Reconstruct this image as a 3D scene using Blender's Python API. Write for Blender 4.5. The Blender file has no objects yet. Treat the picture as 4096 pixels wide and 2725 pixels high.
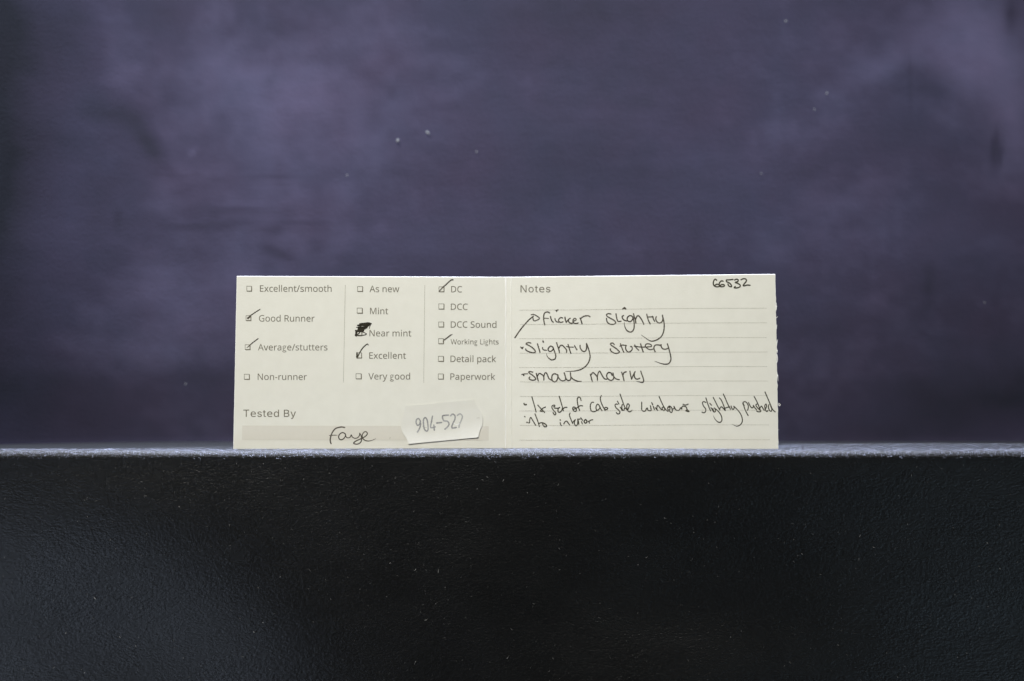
import bpy, math, random
import numpy as np
from mathutils import Vector, Matrix
from mathutils.geometry import tessellate_polygon

scene = bpy.context.scene
COL = scene.collection
MM = 0.001

# ---------------------------------------------------------------- camera
F_PX, CX, CY = 5742.0, 2048.0, 1362.5            # focal length in photo pixels, picture centre
PITCH = math.atan(234.5 / F_PX)
CAM = Vector((0.0, -0.450, 0.01562))
cam_data = bpy.data.cameras.new("camera")
cam = bpy.data.objects.new("camera", cam_data)
COL.objects.link(cam)
cam.location = CAM
cam.rotation_euler = (math.radians(90) + PITCH, 0, 0)
cam_data.sensor_width = 36.0
cam_data.lens = F_PX / 4096.0 * 36.0
cam_data.clip_start = 0.01
cam_data.clip_end = 20.0
cam_data.dof.use_dof = True
cam_data.dof.focus_distance = 0.449
cam_data.dof.aperture_fstop = 9.0
scene.camera = cam

# ---------------------------------------------------------------- world, lamps, exposure
world = bpy.data.worlds.new("World")
scene.world = world
world.use_nodes = True
world.node_tree.nodes["Background"].inputs[0].default_value = (0.55, 0.60, 0.75, 1)
world.node_tree.nodes["Background"].inputs[1].default_value = 0.03

def lamp(name, loc, target, sx, sy, power, color, spread=180):
    d = bpy.data.lights.new(name, 'AREA')
    d.shape = 'RECTANGLE'; d.size = sx; d.size_y = sy
    d.energy = power; d.color = color; d.spread = math.radians(spread)
    o = bpy.data.objects.new(name, d); COL.objects.link(o)
    o.location = loc
    o.rotation_euler = (Vector(target) - Vector(loc)).to_track_quat('-Z', 'Y').to_euler()
    return o

lamp("key_softbox", (-0.16, -0.50, 0.62), (-0.04, 0.02, 0.08), 0.40, 0.32, 1.61, (1.0, 0.98, 0.92), 75)
lamp("overhead_softbox", (-0.05, 0.048, 0.52), (-0.05, 0.005, 0.0), 0.46, 0.05, 2.1, (0.74, 0.81, 1.0), 40)
lamp("left_softbox", (-0.72, -1.06, -0.46), (-0.10, 0.0, -0.05), 0.46, 0.40, 0.88, (0.66, 0.78, 1.0))
lamp("right_softbox", (0.78, -1.06, -0.48), (0.10, 0.0, -0.05), 0.38, 0.36, 0.66, (0.58, 0.80, 1.0))

vs = scene.view_settings
vs.view_transform = 'Standard'
try:
    vs.look = 'None'
except TypeError:
    pass
vs.exposure = 0.0; vs.gamma = 1.0; vs.use_curve_mapping = False

# ---------------------------------------------------------------- helpers
def ray(px, py):
    """direction in which the photographed point (px, py) lies"""
    a, b = (px - CX) / F_PX, -(py - CY) / F_PX
    c, s = math.cos(PITCH), math.sin(PITCH)
    return Vector((a, c - b * s, s + b * c))

def hit(px, py, p0, n):
    d = ray(px, py)
    return CAM + d * ((p0 - CAM).dot(n) / d.dot(n))

def tag(o, label=None, cat=None, group=None, kind=None):
    if label: o["label"] = label
    if cat: o["category"] = cat
    if group: o["group"] = group
    if kind: o["kind"] = kind
    return o

WORLD = {}
def link(o, parent, where):
    """link o with its origin at the world point where, under parent"""
    COL.objects.link(o)
    WORLD[o.name] = where.copy()
    if parent is not None:
        o.parent = parent
        o.location = where - WORLD[parent.name]
    else:
        o.location = where
    return o

def empty(name, where):
    return link(bpy.data.objects.new(name, None), None, where)

def mesh_obj(name, verts, faces, mats, parent=None, smooth=False, mat_index=None, origin=None):
    if origin is None:
        c = Vector((0, 0, 0))
        for v in verts: c += v
        origin = c / max(1, len(verts))
    me = bpy.data.meshes.new(name)
    me.from_pydata([tuple(v - origin) for v in verts], [], faces)
    for m in (mats if isinstance(mats, (list, tuple)) else [mats]):
        me.materials.append(m)
    if mat_index is not None:
        me.polygons.foreach_set("material_index", mat_index)
    if smooth:
        me.polygons.foreach_set("use_smooth", [True] * len(me.polygons))
    me.update()
    return link(bpy.data.objects.new(name, me), parent, origin)

class NT:
    def __init__(self, name):
        self.m = bpy.data.materials.new(name); self.m.use_nodes = True
        self.t = self.m.node_tree; self.p = self.t.nodes["Principled BSDF"]
    def n(self, typ, **kw):
        x = self.t.nodes.new(typ)
        for k, v in kw.items():
            if hasattr(x, k): setattr(x, k, v)
            else: x.inputs[k.replace('_', ' ')].default_value = v
        return x
    def l(self, a, b): self.t.links.new(a, b)
    def set(self, **kw):
        for k, v in kw.items(): self.p.inputs[k.replace('_', ' ')].default_value = v
        return self
    def coords(self, scale=(1, 1, 1)):
        tc = self.n("ShaderNodeTexCoord"); mp = self.n("ShaderNodeMapping")
        mp.inputs["Scale"].default_value = scale
        self.l(tc.outputs["Object"], mp.inputs["Vector"]); return mp.outputs["Vector"]
    def noise(self, vec, scale, detail=4, rough=0.55):
        x = self.n("ShaderNodeTexNoise"); x.inputs["Scale"].default_value = scale
        x.inputs["Detail"].default_value = detail; x.inputs["Roughness"].default_value = rough
        self.l(vec, x.inputs["Vector"]); return x.outputs["Fac"]
    def ramp(self, fac, stops):
        r = self.n("ShaderNodeValToRGB"); e = r.color_ramp.elements
        while len(e) < len(stops): e.new(0.5)
        for k, (p, c) in enumerate(stops):
            e[k].position = p; e[k].color = (*c, 1)
        self.l(fac, r.inputs["Fac"]); return r.outputs["Color"]
    def bump(self, h, dist, strength=1.0, prev=None):
        b = self.n("ShaderNodeBump"); b.inputs["Distance"].default_value = dist
        b.inputs["Strength"].default_value = strength
        self.l(h, b.inputs["Height"])
        if prev: self.l(prev, b.inputs["Normal"])
        return b.outputs["Normal"]

def paper_mat(name, c0, c1, bump=0.00002, rough=0.75):
    g = NT(name).set(Roughness=rough)
    g.p.inputs["Specular IOR Level"].default_value = 0.25
    v = g.coords()
    g.l(g.ramp(g.noise(v, 260, 5), [(0.3, c0), (0.7, c1)]), g.p.inputs["Base Color"])
    g.l(g.bump(g.noise(v, 2600, 3), bump), g.p.inputs["Normal"])
    return g.m

def ink_mat(name, c0, c1, scale=900, rough=0.6, lo=0.35, hi=0.75):
    g = NT(name).set(Roughness=rough)
    g.p.inputs["Specular IOR Level"].default_value = 0.15
    v = g.coords()
    g.l(g.ramp(g.noise(v, scale, 3), [(lo, c0), (hi, c1)]), g.p.inputs["Base Color"])
    return g.m

M_CARD = paper_mat("cream_card_stock", (0.735, 0.725, 0.645), (0.765, 0.755, 0.675))
M_CORE = paper_mat("white_card_core", (0.90, 0.90, 0.88), (0.93, 0.93, 0.92))
M_SCORE = paper_mat("scored_card", (0.83, 0.82, 0.77), (0.90, 0.89, 0.85))
M_SCORE2 = paper_mat("soft_scored_card", (0.79, 0.78, 0.70), (0.83, 0.82, 0.75))
M_STICK = paper_mat("white_sticker_paper", (0.715, 0.705, 0.635), (0.735, 0.725, 0.655), rough=0.5)
M_PRINT = ink_mat("grey_printed_ink", (0.145, 0.132, 0.098), (0.195, 0.178, 0.132), 1500)
M_RULE = ink_mat("pale_printed_ink", (0.36, 0.345, 0.285), (0.46, 0.445, 0.37), 1500)
M_BAR = ink_mat("beige_printed_tint", (0.675, 0.650, 0.570), (0.690, 0.665, 0.585), 800)
M_PEN = ink_mat("brown_black_pen_ink", (0.036, 0.029, 0.021), (0.12, 0.105, 0.08), 420)
M_PEN2 = ink_mat("black_pen_ink", (0.036, 0.032, 0.019), (0.060, 0.055, 0.034), 420)
M_SCRIB = ink_mat("thick_black_pen_ink", (0.016, 0.013, 0.007), (0.04, 0.035, 0.022), 420)
M_GREY = ink_mat("grey_marker_ink", (0.25, 0.25, 0.245), (0.44, 0.44, 0.43), 420)
M_GREY2 = ink_mat("faded_grey_marker_ink", (0.36, 0.36, 0.35), (0.52, 0.52, 0.50), 420)

# ---------------------------------------------------------------- backdrop: painted cloth hanging behind the shelf
rng = np.random.default_rng(7)
def value_noise(u, v, nu, nv, seed):
    g = np.random.default_rng(seed).random((nv + 2, nu + 2))
    x = np.clip(u, 0, 1) * nu; y = np.clip(v, 0, 1) * nv
    i = np.minimum(x.astype(int), nu - 1); j = np.minimum(y.astype(int), nv - 1)
    a = x - i; b = y - j
    a = a * a * (3 - 2 * a); b = b * b * (3 - 2 * b)
    return (g[j, i] * (1 - a) + g[j, i + 1] * a) * (1 - b) + (g[j + 1, i] * (1 - a) + g[j + 1, i + 1] * a) * b - 0.5

YB = 0.1125                                        # the cloth's plane behind the card
BX, BTOP, BR = 0.46, 0.40, 0.004
def build_backdrop():
    step = 0.0014
    nx = int(2 * BX / step) + 1
    zs = np.arange(BTOP, BR, -step)
    prof = [(YB, z) for z in zs] + [(YB, z) for z in np.arange(BR, -0.004, -step)]
    py = np.array([p[0] for p in prof]); pz = np.array([p[1] for p in prof])
    nr = len(prof)
    xs = np.linspace(-BX, BX, nx)
    X, Z = np.meshgrid(xs, pz); Y = np.repeat(py[:, None], nx, axis=1)
    # where each point of the cloth sits on a 2357-wide print of the photograph
    dep = (YB - CAM.y)
    fr = F_PX * 2357.0 / 4096.0
    U = X / dep * fr + 1178.5
    V = 919.0 - (Z - CAM.z) / dep * fr
    # wrinkles of the cloth
    un, vn = (X + BX) / (2 * BX), (Z + 0.01) / (BTOP + 0.01)
    W = 0.0012 * value_noise(un, vn, 9, 5, 1) + 0.0006 * value_noise(un, vn, 22, 16, 2)
    W += 0.00004 * value_noise(un, vn, 46, 150, 3)
    def crease(x0, y0, x1, y1, w, h):
        dx, dy = x1 - x0, y1 - y0; L = math.hypot(dx, dy)
        t = np.clip(((U - x0) * dx + (V - y0) * dy) / L ** 2, 0, 1)
        d = np.hypot(U - x0 - t * dx, V - y0 - t * dy)
        return 0.22 * h * np.exp(-(d / w) ** 2) * np.clip(1.15 - np.abs(2 * t - 1) ** 4, 0, 1)
    for c in [(110, 160, 38, 620, 10, .00055), (2103, 90, 2106, 250, 9, -.0007), (2290, 320, 2310, 400, 6, -.0010), (2276, 330, 2282, 400, 6, -.0008),
              (2340, 10, 2336, 90, 9, -.0009), (2143, 610, 2148, 730, 10, -.0008), (470, 404, 720, 412, 5, .0003), (385, 520, 560, 516, 6, .0004),
              (560, 516, 780, 514, 5, .0003), (470, 482, 620, 478, 6, .0003), (600, 575, 680, 605, 10, -.0004), (1980, 215, 2055, 195, 12, -.0003),
              (2110, 155, 2235, 200, 14, -.0004), (360, 953, 560, 952, 3.5, .0004), (282, 495, 286, 560, 8, -.0006), (2300, 600, 2296, 690, 9, .0006)]:
        W += crease(*c)
    fade = np.clip((Z - 0.004) / 0.02, 0, 1)
    Y = Y - W * fade
    # cloth bent forward at the far left and back at its foot to darken them
    Y = Y - 6.5 * np.clip(-0.115 - X, 0, 0.12) ** 2
    foot = np.clip((0.075 - Z) / 0.075, 0, 1) ** 1.6
    Y = Y + 0.008 * foot * (0.55 + 0.45 * np.clip(np.abs(X + 0.03) / 0.15, 0, 1))
    # stains and brushed paint, with shade painted in at left edge, foot and creases
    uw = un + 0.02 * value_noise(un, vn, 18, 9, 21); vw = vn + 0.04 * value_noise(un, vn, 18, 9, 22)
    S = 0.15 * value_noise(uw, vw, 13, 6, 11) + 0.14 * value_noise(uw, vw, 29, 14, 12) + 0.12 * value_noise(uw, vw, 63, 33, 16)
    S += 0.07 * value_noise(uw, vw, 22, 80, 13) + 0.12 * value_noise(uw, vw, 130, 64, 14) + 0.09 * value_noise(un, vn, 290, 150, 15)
    def tone_blot(x, y, rx, ry, deg, a):
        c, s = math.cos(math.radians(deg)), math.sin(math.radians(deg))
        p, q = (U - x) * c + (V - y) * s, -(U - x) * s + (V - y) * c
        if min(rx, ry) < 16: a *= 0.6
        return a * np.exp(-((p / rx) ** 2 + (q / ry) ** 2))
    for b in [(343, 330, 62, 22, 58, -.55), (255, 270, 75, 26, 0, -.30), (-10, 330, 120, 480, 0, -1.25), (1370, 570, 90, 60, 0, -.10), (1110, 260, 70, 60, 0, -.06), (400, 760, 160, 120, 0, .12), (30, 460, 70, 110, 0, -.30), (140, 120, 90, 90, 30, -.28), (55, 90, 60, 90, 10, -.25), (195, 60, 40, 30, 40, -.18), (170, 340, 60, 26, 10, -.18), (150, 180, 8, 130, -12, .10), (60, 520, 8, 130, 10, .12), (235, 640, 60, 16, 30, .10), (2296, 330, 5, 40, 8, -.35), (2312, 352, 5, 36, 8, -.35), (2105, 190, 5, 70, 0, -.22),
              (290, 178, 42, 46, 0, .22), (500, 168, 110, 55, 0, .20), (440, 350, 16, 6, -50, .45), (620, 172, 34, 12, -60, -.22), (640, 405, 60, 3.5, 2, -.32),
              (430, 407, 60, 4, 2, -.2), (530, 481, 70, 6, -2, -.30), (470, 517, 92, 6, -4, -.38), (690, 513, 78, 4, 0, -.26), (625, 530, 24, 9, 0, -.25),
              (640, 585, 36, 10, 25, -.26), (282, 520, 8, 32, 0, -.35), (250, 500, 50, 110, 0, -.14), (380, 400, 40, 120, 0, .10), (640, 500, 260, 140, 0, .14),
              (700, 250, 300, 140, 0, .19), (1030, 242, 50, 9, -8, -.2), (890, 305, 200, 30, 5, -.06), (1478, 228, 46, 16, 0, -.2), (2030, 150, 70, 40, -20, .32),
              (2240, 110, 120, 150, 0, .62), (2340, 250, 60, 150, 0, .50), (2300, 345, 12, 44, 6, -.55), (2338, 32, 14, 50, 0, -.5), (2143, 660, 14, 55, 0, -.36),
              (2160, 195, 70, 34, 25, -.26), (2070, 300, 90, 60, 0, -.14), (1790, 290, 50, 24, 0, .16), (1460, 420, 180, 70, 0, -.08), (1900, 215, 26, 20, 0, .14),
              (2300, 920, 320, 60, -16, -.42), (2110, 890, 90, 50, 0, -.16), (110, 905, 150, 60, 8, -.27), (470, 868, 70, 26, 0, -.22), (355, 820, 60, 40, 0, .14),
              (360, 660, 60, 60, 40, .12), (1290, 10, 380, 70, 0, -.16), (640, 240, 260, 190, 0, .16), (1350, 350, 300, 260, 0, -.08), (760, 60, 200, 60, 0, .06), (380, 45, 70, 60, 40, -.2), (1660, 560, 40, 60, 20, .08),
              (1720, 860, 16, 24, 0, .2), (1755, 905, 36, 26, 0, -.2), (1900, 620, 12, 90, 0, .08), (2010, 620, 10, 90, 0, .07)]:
        S += tone_blot(*b)
    verts = np.stack([X, Y, Z], axis=-1).reshape(-1, 3)
    idx = np.arange(nr * nx).reshape(nr, nx)
    faces = np.stack([idx[:-1, :-1], idx[1:, :-1], idx[1:, 1:], idx[:-1, 1:]], axis=-1).reshape(-1, 4)
    me = bpy.data.meshes.new("backdrop")
    me.vertices.add(len(verts)); me.vertices.foreach_set("co", verts.ravel())
    me.loops.add(faces.size); me.loops.foreach_set("vertex_index", faces.ravel())
    me.polygons.add(len(faces))
    me.polygons.foreach_set("loop_start", np.arange(0, faces.size, 4))
    me.polygons.foreach_set("use_smooth", np.ones(len(faces), bool))
    me.update(calc_edges=True); me.validate()
    at = me.attributes.new("stain_shade", 'FLOAT', 'POINT')
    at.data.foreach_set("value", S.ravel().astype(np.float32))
    g = NT("painted_cloth").set(Roughness=0.8)
    g.p.inputs["Specular IOR Level"].default_value = 0.2
    a = g.n("ShaderNodeAttribute"); a.attribute_name = "stain_shade"
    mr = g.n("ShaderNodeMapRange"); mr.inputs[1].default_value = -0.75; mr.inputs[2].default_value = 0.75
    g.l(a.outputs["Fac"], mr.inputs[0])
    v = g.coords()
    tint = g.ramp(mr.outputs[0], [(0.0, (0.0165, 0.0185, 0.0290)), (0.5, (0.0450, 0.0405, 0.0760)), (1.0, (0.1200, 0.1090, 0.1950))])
    hue = g.ramp(g.noise(v, 26, 4), [(0.3, (0.92, 1.01, 1.01)), (0.7, (1.04, 0.985, 0.99))])
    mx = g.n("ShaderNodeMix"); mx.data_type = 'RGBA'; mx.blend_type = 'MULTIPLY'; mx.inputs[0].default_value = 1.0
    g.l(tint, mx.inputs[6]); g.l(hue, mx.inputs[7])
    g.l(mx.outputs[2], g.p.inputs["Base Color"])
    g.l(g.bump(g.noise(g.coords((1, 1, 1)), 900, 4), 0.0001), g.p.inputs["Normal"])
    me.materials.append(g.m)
    o = bpy.data.objects.new("backdrop", me)
    link(o, None, Vector((0, 0, 0)))
    return tag(o, "dark violet blue mottled backdrop cloth behind the card", "backdrop", kind='structure')
build_backdrop()

# ---------------------------------------------------------------- ledge: black flocked sheet folded over a rounded edge
YE, RE = -0.0085, 0.0022
def ledge_z(x, y):
    """low waves of the flocked top"""
    t = np.clip((-0.02 - x) / 0.14, 0, 1)
    back = np.clip((y - 0.004) / 0.03, 0, 1)
    front = np.clip((-0.003 - y) / 0.005, 0, 1)
    return -0.0016 * t * back + 0.00022 * front * np.sin(x * 37 + 1.0) * 0.5 + 0.0003 * back * np.clip((x - 0.05) / 0.1, 0, 1)
def build_ledge():
    xs = np.arange(-0.42, 0.4201, 0.003)
    prof = [(y, 0.0, 1) for y in np.concatenate([np.linspace(0.047, 0.006, 15), np.linspace(0.004, YE, 9)])]
    prof += [(YE - RE * math.sin(t), -RE + RE * math.cos(t), 1 - t / (math.pi / 2)) for t in np.linspace(0, math.pi / 2, 17)[1:]]
    prof += [(YE - RE, z, 0) for z in np.linspace(-0.004, -0.20, 60)]
    n, nx = len(prof), len(xs)
    V = np.zeros((n, nx, 3))
    for k, (y, z, w) in enumerate(prof):
        V[k, :, 0] = xs; V[k, :, 1] = y; V[k, :, 2] = z + w * ledge_z(xs, np.full(nx, y))
        if w == 0:                                  # slack in the hanging sheet
            d = np.clip((-z - 0.004) / 0.05, 0, 1)
            V[k, :, 1] += d * (0.0022 * np.sin(xs * 21 + z * 26 + 0.5) + 0.0012 * np.sin(xs * 9 - z * 40)
                               + 0.0003 * np.sin(xs * 70 + z * 55) + 0.00025 * np.sin(xs * 43 - z * 90 + 2.0))
    verts = [Vector(p) for p in V.reshape(-1, 3)]
    idx = np.arange(n * nx).reshape(n, nx)
    faces = [tuple(f) for f in np.stack([idx[:-1, :-1], idx[1:, :-1], idx[1:, 1:], idx[:-1, 1:]], axis=-1).reshape(-1, 4).tolist()]
    def sheet(name, rough, spec, sheen, b1, b2):
        g = NT(name).set(Roughness=rough)
        g.p.inputs["Specular IOR Level"].default_value = spec
        g.p.inputs["Sheen Weight"].default_value = sheen
        g.p.inputs["Sheen Roughness"].default_value = 0.3
        g.p.inputs["Sheen Tint"].default_value = (0.8, 0.86, 1.0, 1)
        v = g.coords((0.7, 1, 1.3))
        h1 = g.noise(v, 1500, 3, 0.6); h2 = g.noise(v, 420, 3, 0.5)
        g.l(g.ramp(h1, [(0.3, (0.0022, 0.0022, 0.0019)), (0.75, (0.0050, 0.0050, 0.0044))]), g.p.inputs["Base Color"])
        wear = g.ramp(g.noise(g.coords((1, 1, 1.6)), 34, 4), [(0.3, (rough - 0.02,) * 3), (0.7, (rough + 0.03,) * 3)])
        g.l(wear, g.p.inputs["Roughness"])
        g.l(g.bump(h1, b1, 1.0, g.bump(h2, b2, 0.4)), g.p.inputs["Normal"])
        return g.m
    front = sheet("black_pressed_sheet", 0.265, 0.95, 0.3, 0.000135, 0.00014)
    matte = sheet("black_flocked_sheet", 0.55, 0.25, 0.5, 0.0002, 0.0002)
    mi = [0 if k < 24 + 15 else 1 for k in range(n - 1) for _ in range(nx - 1)]
    sv = [Vector((x, y, -0.0012)) for y in (0.040, YB + 0.03) for x in (-0.44, 0.44)]
    sv += [v - Vector((0, 0, 0.012)) for v in sv]
    s = mesh_obj("shelf", sv, [(0, 1, 3, 2), (4, 6, 7, 5), (0, 4, 5, 1), (2, 3, 7, 6), (0, 2, 6, 4), (1, 5, 7, 3)], matte)
    tag(s, "dark narrow shelf between the flocked ledge and the violet cloth", "shelf", kind='structure')
    o = mesh_obj("ledge", verts, faces, [matte, front], smooth=True, mat_index=mi, origin=Vector((0, 0, 0)))
    sol = o.modifiers.new("sheet", 'SOLIDIFY'); sol.thickness = 0.0008; sol.offset = -1
    return tag(o, "black flocked sheet folded over the rounded front edge under the card", "ledge", kind='structure')
build_ledge()

def surface_front(x, z):
    d = min(max((-z - 0.004) / 0.05, 0), 1)
    return YE - RE + d * (0.0022 * math.sin(x * 21 + z * 26 + 0.5) + 0.0012 * math.sin(x * 9 - z * 40)
                           + 0.0003 * math.sin(x * 70 + z * 55) + 0.00025 * math.sin(x * 43 - z * 90 + 2.0))

rnd = random.Random(11)
def hair(V, Fc, p, n, length, width):
    """one bent fibre lying on or leaving a surface at p with normal n"""
    t = Vector((rnd.gauss(0, 1), rnd.gauss(0, 1), rnd.gauss(0, 1)))
    t = (t - n * t.dot(n)).normalized()
    s = n.cross(t)
    lift = rnd.uniform(0.05, 0.7)
    bend = rnd.uniform(-0.8, 0.8)
    b = len(V)
    for k in range(4):
        q = k / 3
        c = p + t * (length * q) + s * (bend * length * q * q) + n * (length * lift * math.sin(q * 2.2) + 0.00003)
        w = width * (1 - 0.5 * q) / 2
        V.append(c + s * w - n * w * .5); V.append(c - s * w + n * w * .5)
        if k: Fc.append((b + 2 * k - 2, b + 2 * k - 1, b + 2 * k + 1, b + 2 * k))

def build_fibres():
    V, Fc = [], []
    for _ in range(10500):                            # nap along the rounded edge
        x = rnd.uniform(-0.21, 0.21)
        if rnd.random() < 0.35:
            y = rnd.uniform(YE, -0.001); n = Vector((0, 0, 1)); p = Vector((x, y, 0))
        else:
            t = math.radians(rnd.triangular(0, 96, 3)); n = Vector((0, -math.sin(t), math.cos(t)))
            p = Vector((x, YE - RE * math.sin(t), -RE + RE * math.cos(t)))
        p.z += float(ledge_z(np.array([p.x]), np.array([p.y]))[0])
        hair(V, Fc, p, n, rnd.uniform(.00018, .00055), rnd.uniform(.00003, .00007))
    for _ in range(1700):                            # longer hairs hanging over the front of the edge
        x = rnd.uniform(-0.21, 0.21); t = math.radians(rnd.triangular(15, 100, 45)); n = Vector((0, -math.sin(t), math.cos(t)))
        p = Vector((x, YE - RE * math.sin(t), -RE + RE * math.cos(t)))
        p.z += float(ledge_z(np.array([p.x]), np.array([p.y]))[0])
        hair(V, Fc, p, n, rnd.uniform(.0003, .0008), rnd.uniform(.000035, .00007))
    for _ in range(12000):                            # behind the edge, denser on the right to brighten the top there
        x = rnd.uniform(0.0, 0.21) if rnd.random() < 0.85 else rnd.uniform(-0.2, 0); y = rnd.uniform(-0.004, 0.045)
        hair(V, Fc, Vector((x, y, float(ledge_z(np.array([x]), np.array([y]))[0]))), Vector((0, 0, 1)), rnd.uniform(.0001, .0004), rnd.uniform(.00003, .00006))
    g = NT("backlight_tinted_nap").set(Roughness=0.6)
    g.p.inputs["Base Color"].default_value = (0.30, 0.318, 0.41, 1)  # pale blue stands in for backlight on the black nap
    o = mesh_obj("nap", V, Fc, g.m, origin=Vector((0, 0, 0)))
    tag(o, "fine nap of fibres along the rounded ledge edge, backlight put in as pale colour", "nap", kind='stuff')
    V, Fc = [], []
    for _ in range(1000):                             # lint on the hanging front
        x = rnd.uniform(-0.19, 0.19); z = -rnd.uniform(0.0035, 0.088)
        p = Vector((x, surface_front(x, z), z))
        big = rnd.random() < 0.10
        hair(V, Fc, p, Vector((0, -1, 0)), rnd.uniform(.0004, .0010) if big else rnd.uniform(.00012, .00045), rnd.uniform(.00008, .00013) if big else rnd.uniform(.00005, .0001))
    g = NT("grey_lint").set(Roughness=0.7)
    g.l(g.ramp(g.noise(g.coords(), 300, 2), [(0.35, (0.05, 0.05, 0.05)), (0.65, (0.36, 0.36, 0.35))]), g.p.inputs["Base Color"])
    o = mesh_obj("lint", V, Fc, g.m, origin=Vector((0, 0, 0)))
    tag(o, "specks and hairs of grey lint on the black front sheet", "lint", kind='stuff')
build_fibres()

def build_dust():
    V, Fc = [], []
    def speck(u, v, rx, ry, deg):
        p = CAM + ray(u * 4096 / 2357, v * 4096 / 2357) * ((YB - CAM.y) / ray(u * 4096 / 2357, v * 4096 / 2357).y)
        k = (YB - CAM.y) / F_PX * 4096 / 2357
        c, s = math.cos(math.radians(deg)), math.sin(math.radians(deg))
        b = len(V)
        for r, dy in ((1, 0.0), (0.7, -.5), (0.0, -.7)):
            for q in range(8):
                a = q * math.pi / 4
                e, f_ = rx * r * math.cos(a) * k, ry * r * math.sin(a) * k
                V.append(Vector((p.x + e * c - f_ * s, YB - 0.0016 + dy * ry * k, p.z - e * s - f_ * c)))
        for r in (0, 1):
            for q in range(8):
                Fc.append((b + r * 8 + q, b + r * 8 + (q + 1) % 8, b + r * 8 + 8 + (q + 1) % 8, b + r * 8 + 8 + q))
    for s in [(916.5, 326, 2.6, 4.6, 0), (985, 307.5, 5, 2, 45), (800, 405, 1.6, 1.6, 0), (131, 442, 2.4, 2, 0), (1097, 351, 1.6, 1.8, 0), (1807, 51, 2.2, 2.2, 0),
              (1901, 217, 2.4, 2.4, 0), (1873, 254, 1.6, 1.6, 0), (1751, 401, 1.5, 1.5, 0), (195, 1010, 2.4, 3.4, 10), (429, 884, 1.5, 1.5, 0),
              (2263, 697, 1.4, 1.4, 0)]:
        speck(*s)
    g = NT("pale_dust").set(Roughness=0.8)
    g.p.inputs["Base Color"].default_value = (0.29, 0.30, 0.30, 1)
    o = mesh_obj("dust", V, Fc, g.m, smooth=True)
    tag(o, "pale dust specks stuck on the violet backdrop cloth", "dust", kind='stuff')
build_dust()

# ---------------------------------------------------------------- the folded card
LEAN = 0.0034
UP = Vector((0, 0, 1))
BL = hit(933, 1797, Vector((0, 0, 0)), Vector((0, 1, 0))); BL.z = 0.0
BRT = hit(3114, 1797, Vector((0, 0, 0)), Vector((0, 1, 0))); BRT.z = 0.0
FB = hit(2022.5, 1797, Vector((0, 0.0072, 0)), Vector((0, 1, 0))); FB.z = 0.0
TL = hit(947, 1104.5, Vector((0, LEAN, 0)), Vector((0, 1, 0)))
NL = (FB - BL).cross(TL - BL).normalized()
if NL.y > 0: NL = -NL
FT = hit(2024, 1108, FB, NL)
NR = (BRT - FB).cross(FT - FB).normalized()
if NR.y > 0: NR = -NR
TR = hit(3101, 1096.5, FB, NR)

root = empty("info_card", Vector(((BL.x + BRT.x) / 2, 0.0035, 0)))
tag(root, "cream folded test card with printed tick boxes and handwritten notes standing on black ledge", "card")

def panel(name, corners, n, ragged, label):
    """corners: bottom-left, bottom-right, top-right, top-left; ragged: jitter of each edge in mm"""
    r = random.Random(len(name) + int(ragged[1] * 100))
    out = []
    for e in range(4):
        a, b = corners[e], corners[(e + 1) % 4]
        d = (b - a); L = d.length; d = d / L
        outn = d.cross(n)
        k = max(2, int(L / 0.0011))
        for q in range(k):
            j = 0.0 if q == 0 else r.gauss(0, ragged[e]) * MM
            if e == 1 and ragged[1] > 0.03 and q and r.random() < 0.045: j += r.uniform(.08, .24) * MM
            out.append((a + d * (L * q / k) + outn * j))
    m = len(out)
    ctr = sum(corners, Vector()) / 4
    bev, th = 0.00012, 0.00034
    def inset(p):
        v = ctr - p; v = v - n * v.dot(n)
        return p + Vector((math.copysign(bev, v.x) if abs(v.x) > .035 else 0, 0, math.copysign(bev, v.z) if abs(v.z) > .020 else 0))
    front = [inset(p) for p in out]
    mid = [p - n * (bev * 0.4) for p in out]
    back = [p - n * th for p in out]
    V = front + mid + back
    Fc, mi = [tuple(range(m))], [0]
    for q in range(m):
        w = (q + 1) % m
        Fc.append((q, m + q, m + w, w)); mi.append(1)
        Fc.append((m + q, 2 * m + q, 2 * m + w, m + w)); mi.append(1)
    Fc.append(tuple(2 * m + q for q in reversed(range(m)))); mi.append(0)
    o = mesh_obj(name, V, Fc, [M_CARD, M_CORE], root, mat_index=mi)
    return tag(o, label)

left_panel = panel("card_panel", [BL, FB, FT, TL], NL, (0.0, 0.0, .008, .010), "left half of the card with the printed tick boxes")
right_panel = panel("card_panel", [FB, BRT, TR, FT], NR, (0.0, .031, .008, 0.0), "right half of the card with the handwritten notes")

LIFT = 0.00004
def on(side, x, y, up=LIFT):
    p0, n = (BL, NL) if side == 'L' else (BRT, NR)
    return hit(x, y, p0, n) + n * up

# ---------------------------------------------------------------- marks printed and written on the card
def smooth_path(pts, k=6):
    if len(pts) < 3: return pts
    P = [pts[0]] + list(pts) + [pts[-1]]
    out = []
    for i in range(1, len(P) - 2):
        p0, p1, p2, p3 = P[i - 1], P[i], P[i + 1], P[i + 2]
        for s in range(k):
            t = s / k
            out.append(tuple(0.5 * ((2 * b) + (c - a) * t + (2 * a - 5 * b + 4 * c - d) * t * t + (3 * b - a - 3 * c + d) * t ** 3)
                             for a, b, c, d in zip(p0, p1, p2, p3)))
    out.append(tuple(pts[-1]))
    return out

def in_poly(x, y, P):
    c = False
    for i in range(len(P)):
        (xa, ya), (xb, yb) = P[i], P[i - 1]
        if (ya > y) != (yb > y) and x < (xb - xa) * (y - ya) / (yb - ya) + xa: c = not c
    return c

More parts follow.
